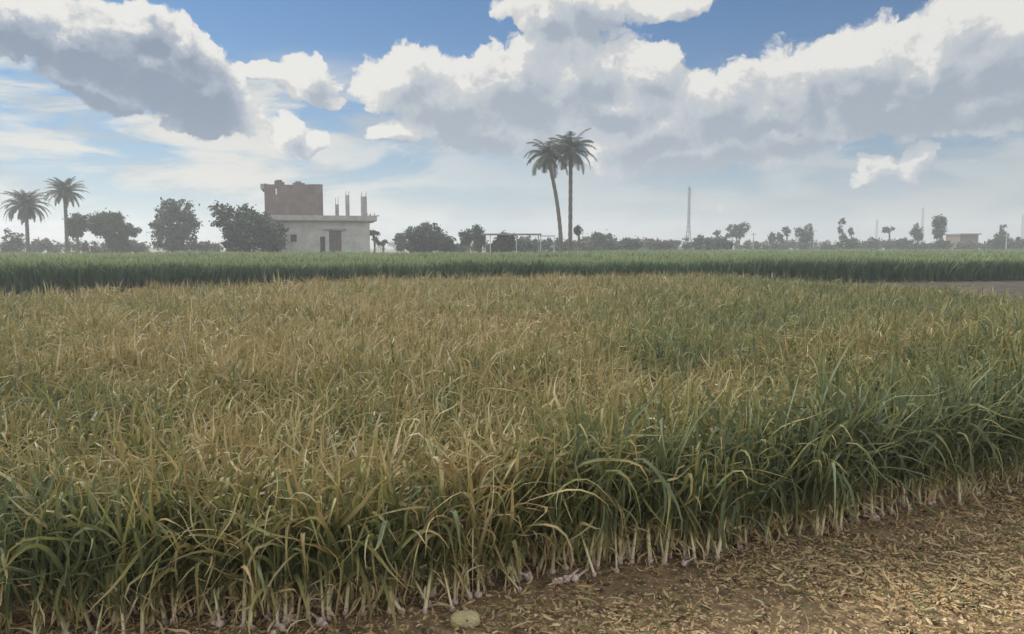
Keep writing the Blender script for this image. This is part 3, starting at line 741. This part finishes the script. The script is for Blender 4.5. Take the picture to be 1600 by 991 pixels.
MB().box((a+b)/2-.08, (a+b)/2-.05, .03, .08, 1.0, 1.25).build('handle', M_STEEL, dr)
MB().box(a-.5, b+.5, -.35, -.002, z1+.15, z1+.27).build('lintel', M_CONC, house)
MB().box(xl+.02, xr_-.02, -.03, -.003, -.1, .75).build('plinth', M_PLAST, house)
# upper brick storey with a ragged unfinished top
zb, zu = Z(337)+.003, Z(288); ax0, ax1 = X(419)-hx, X(506)-hx
mb = MB()
mb.box(ax0, ax1, .0, .25, zb, zu-.35).box(ax0, ax0+.25, .25, 5.5, zb, zu-.35).box(ax1-.25, ax1, .25, 5.5, zb, zu-.35).box(ax0+.25, ax1-.25, 5.25, 5.5, zb, zu-.35)
top = [(418, 434, 289.5), (434, 436.5, 284), (436.5, 445.5, 282.5), (445.5, 449, 285.5), (449, 461, 289.5), (461, 465, 286.5), (465, 474, 284), (474, 479, 286.5), (479, 487, 288.5), (487, 506, 288)]
for (p0_, p1_, yy) in top: mb.box(X(p0_)-hx if p0_ > 418 else ax0, X(p1_)-hx if p1_ < 506 else ax1, .001, .249, zu-.35, Z(yy))
for j in range(8): mb.box(ax0+.001, ax0+.249, .25+j*.62, .25+(j+1)*.62, zu-.35, zu-random.uniform(.0, .2))
for j in range(8): mb.box(ax1-.249, ax1-.001, .25+j*.62, .25+(j+1)*.62, zu-.35, zu-random.uniform(.0, .12))
mb.build('brick_storey', M_BRICK, house)
MB().box(ax0-.35, ax0-.002, .1, 4.5, zu-.55, zu-.05).build('corner_ledge', M_CONC, house)
MB().box(ax0+.26, ax1-.26, .26, 5.2, zu-.6, zu-.45).build('upper_slab', M_CONC, house)
MB().box(X(435.5)-hx, X(437.5)-hx, -.02, -.002, Z(305), Z(296)).build('vent', M_WHITE, house)
for (px, wpx, yt, yrb, yo) in ((528, 5.6, 317, 305, 2.5), (543.5, 6.2, 304, 297, .4), (569, 9.2, 306, 298, .3)):
    xc = X(px)-hx; hw = wpx*s/2
    col_ = MB().box(xc-hw, xc+hw, yo, yo+hw*2, zb, Z(yt)).build('column', M_CONC, house)
    rb = MB()
    for (u, v) in ((-1, -1), (1, -1), (-1, 1), (1, 1)):
        rb.tube([(xc+u*hw*.7, yo+hw+v*hw*.7, Z(yt)-.05), (xc+u*hw*.72, yo+hw+v*hw*.7, Z((yt+yrb)/2)), (xc+u*hw*.8+.04, yo+hw+v*hw*.8, Z(yrb)+random.uniform(-.2, .1))], [.03, .028, .022], 5)
    rb.build('rebar', M_STEEL, col_)
mb = MB()
for k in range(9): xk = X(577)-hx+rng.uniform(-.2, .8); mb.tube([(xk, rng.uniform(0, 1), Z(337)), (xk+rng.uniform(-.2, .4), rng.uniform(-.2, 1), Z(337)+rng.uniform(.05, .5))], [.04, .02], 4)
mb.build('timber_scrap', M_BARK, house)

# ------------------------------------------------------------------ open shed
Ys = 86.0
def Xs(px): return at(px, 385, Ys)[0]
def Zs(py): return at(800, py, Ys)[2]
sx0 = Xs(800); shed = empty('open_shed', (sx0, Ys, 0)); tag(shed, 'open flat roofed shed on thin white posts left of the twin palms', 'shed')
MB().box(Xs(752)-sx0, Xs(846)-sx0, 0, 4, Zs(367.2), Zs(365)).build('roof', M_ROOF, shed)
MB().box(Xs(846)-sx0+.01, Xs(868)-sx0, .3, 3.6, Zs(369), Zs(368)).build('awning', M_CHALK, shed)
for px in (766, 807, 845, 866):
    MB().box(Xs(px)-sx0-.045, Xs(px)-sx0+.045, .3, .39, -.1, Zs(367.3 if px < 850 else 369.1)).build('post', M_CHALK, shed)
for px in (757, 800, 843):
    MB().box(Xs(px)-sx0-.05, Xs(px)-sx0+.05, 3.6, 3.7, -.1, Zs(367.3)).build('post', M_CONC, shed)
# low building near the right edge
Yl = 178.0
def Xl(px): return at(px, 385, Yl)[0]
def Zl(py): return at(800, py, Yl)[2]
lx = Xl(1513); bar = empty('low_building', (lx, Yl, 0)); tag(bar, 'long low dark building half hidden by bushes near the right edge', 'building')
MB().box(Xl(1500)-lx, Xl(1528)-lx, 0, 6, -.1, Zl(367)).build('wall', M_BARK, bar)
MB().box(Xl(1498)-lx, Xl(1531)-lx, -.5, 6.5, Zl(367)+.003, Zl(365)).build('roof', M_ROOF, bar)
# small grey hut under the mast
mxh = at(1073, 385, 150)[0]; hut = empty('hut', (mxh, 150, 0)); tag(hut, 'small pale rounded hut at the foot of the tall mast', 'hut')
v = []; f = []
for j in range(2):
    for k in range(11):
        a = math.pi*k/10; v.append((-1.5*math.cos(a)*1.05, j*3.0, 2.2*math.sin(a)**.8 if 0 < k < 10 else 0))
for k in range(10): f.append((k, k+1, 12+k, 11+k))
f += [tuple(range(11))[::-1], tuple(range(11, 22))]
mesh_obj('shell', np.array(v), f, M_PLAST, hut)
MB().box(-.4, .4, -.06, -.003, 0, 1.5).build('door', M_DARK, hut)

# ------------------------------------------------------------------ mast and poles
def mast(name, px, ytop, Y, wb, wt_, label, m=M_STEEL, r=.06, cat='mast'):
    xb = at(px, 385, Y)[0]; h = at(px, ytop, Y)[2]; root = empty(name, (xb, Y, 0)); tag(root, label, cat)
    n = int(h/1.0); legs = MB(); br = MB()
    def c(i, k):
        t = i/n; w_ = (wb*max(0, 1-t*2.2)+wt_*min(1, t*2.2))/2 if t < .45 else wt_/2
        a = 2*math.pi*k/3+.4; return (w_*math.cos(a), w_*math.sin(a), h*t)
    for k in range(3): legs.tube([c(i, k) for i in range(n+1)], [r]*(n+1), 5)
    for i in range(n):
        for k in range(3):
            br.tube([c(i, k), c(i+1, (k+1) % 3)], [r*.6]*2, 4, False); br.tube([c(i, k), c(i, (k+1) % 3)], [r*.6]*2, 4, False)
    legs.build('legs', m, root); br.build('bracing', m, root)
    tp = MB(); tp.tube([(0, 0, h-.1), (0, 0, h+1.0)], [r*.8, r*.4], 5); tp.build('antenna', m, root)
mast('lattice_mast', 1075.5, 292, 170, 2.0, .5, 'tall thin grey lattice mast rising from the horizon right of the twin palms', r=.085)
mast('lattice_mast', 1440, 325, 330, 1.8, .9, 'faint distant mast above the spire topped tree near the right', r=.09)
mast('lattice_mast', 1598, 335, 320, 2.2, 1.3, 'faint distant mast cut by the right edge of the view', r=.12)
mast('lattice_mast', 1369, 344, 330, 1.5, .7, 'faint short mast left of the umbrella shaped tree', r=.08)
def pole(px, ytop, Y, label, m=M_CHALK, r=.06):
    xb = at(px, 385, Y)[0]; h = at(px, ytop, Y)[2]; root = empty('utility_pole', (xb, Y, 0)); tag(root, label, 'pole')
    MB().tube([(0, 0, -.2), (0, 0, h)], [r*1.2, r*.8], 8).build('shaft', m, root)
    MB().box(-.5, .5, -.05, .05, h-.35, h-.25).build('crossarm', m, root)
pole(1271, 358, 125, 'pale thin pole in front of the twin humped clump', r=.05)
pole(1177, 364, 150, 'dark thin pole just right of the wide slanting tree', M_STEEL, r=.09)
pole(1572, 366, 140, 'pale short pole near the right edge beside the small peaked tree', r=.09)
# a thin stake at the far edge of the garlic
xs_, ys_ = P(1205, 434, H); tag(MB().tube([(xs_, ys_, 0), (xs_+.01, ys_, .5), (xs_+.03, ys_, .78)], [.014, .012, .010], 6).build('stake', M_CHALK), 'thin pale stake standing at the far edge of the garlic plot', 'stake')

# ------------------------------------------------------------------ haze
def haze_f():
    m = bpy.data.materials.new('haze'); m.use_nodes = True; m.node_tree.nodes.clear(); g = G(m.node_tree)
    v = g.n('ShaderNodeVolumePrincipled'); v.inputs['Color'].default_value = (.90, .95, 1, 1); v.inputs['Density'].default_value = .0017; v.inputs['Anisotropy'].default_value = .3
    o = g.n('ShaderNodeOutputMaterial'); m.node_tree.links.new(v.outputs[0], o.inputs['Volume']); return m
hb = MB().box(-625, 625, -625, 625, -1.2, 19.8).build('haze', haze_f()); tag(hb, 'thin pale haze in the air over the fields', 'haze', kind='stuff')
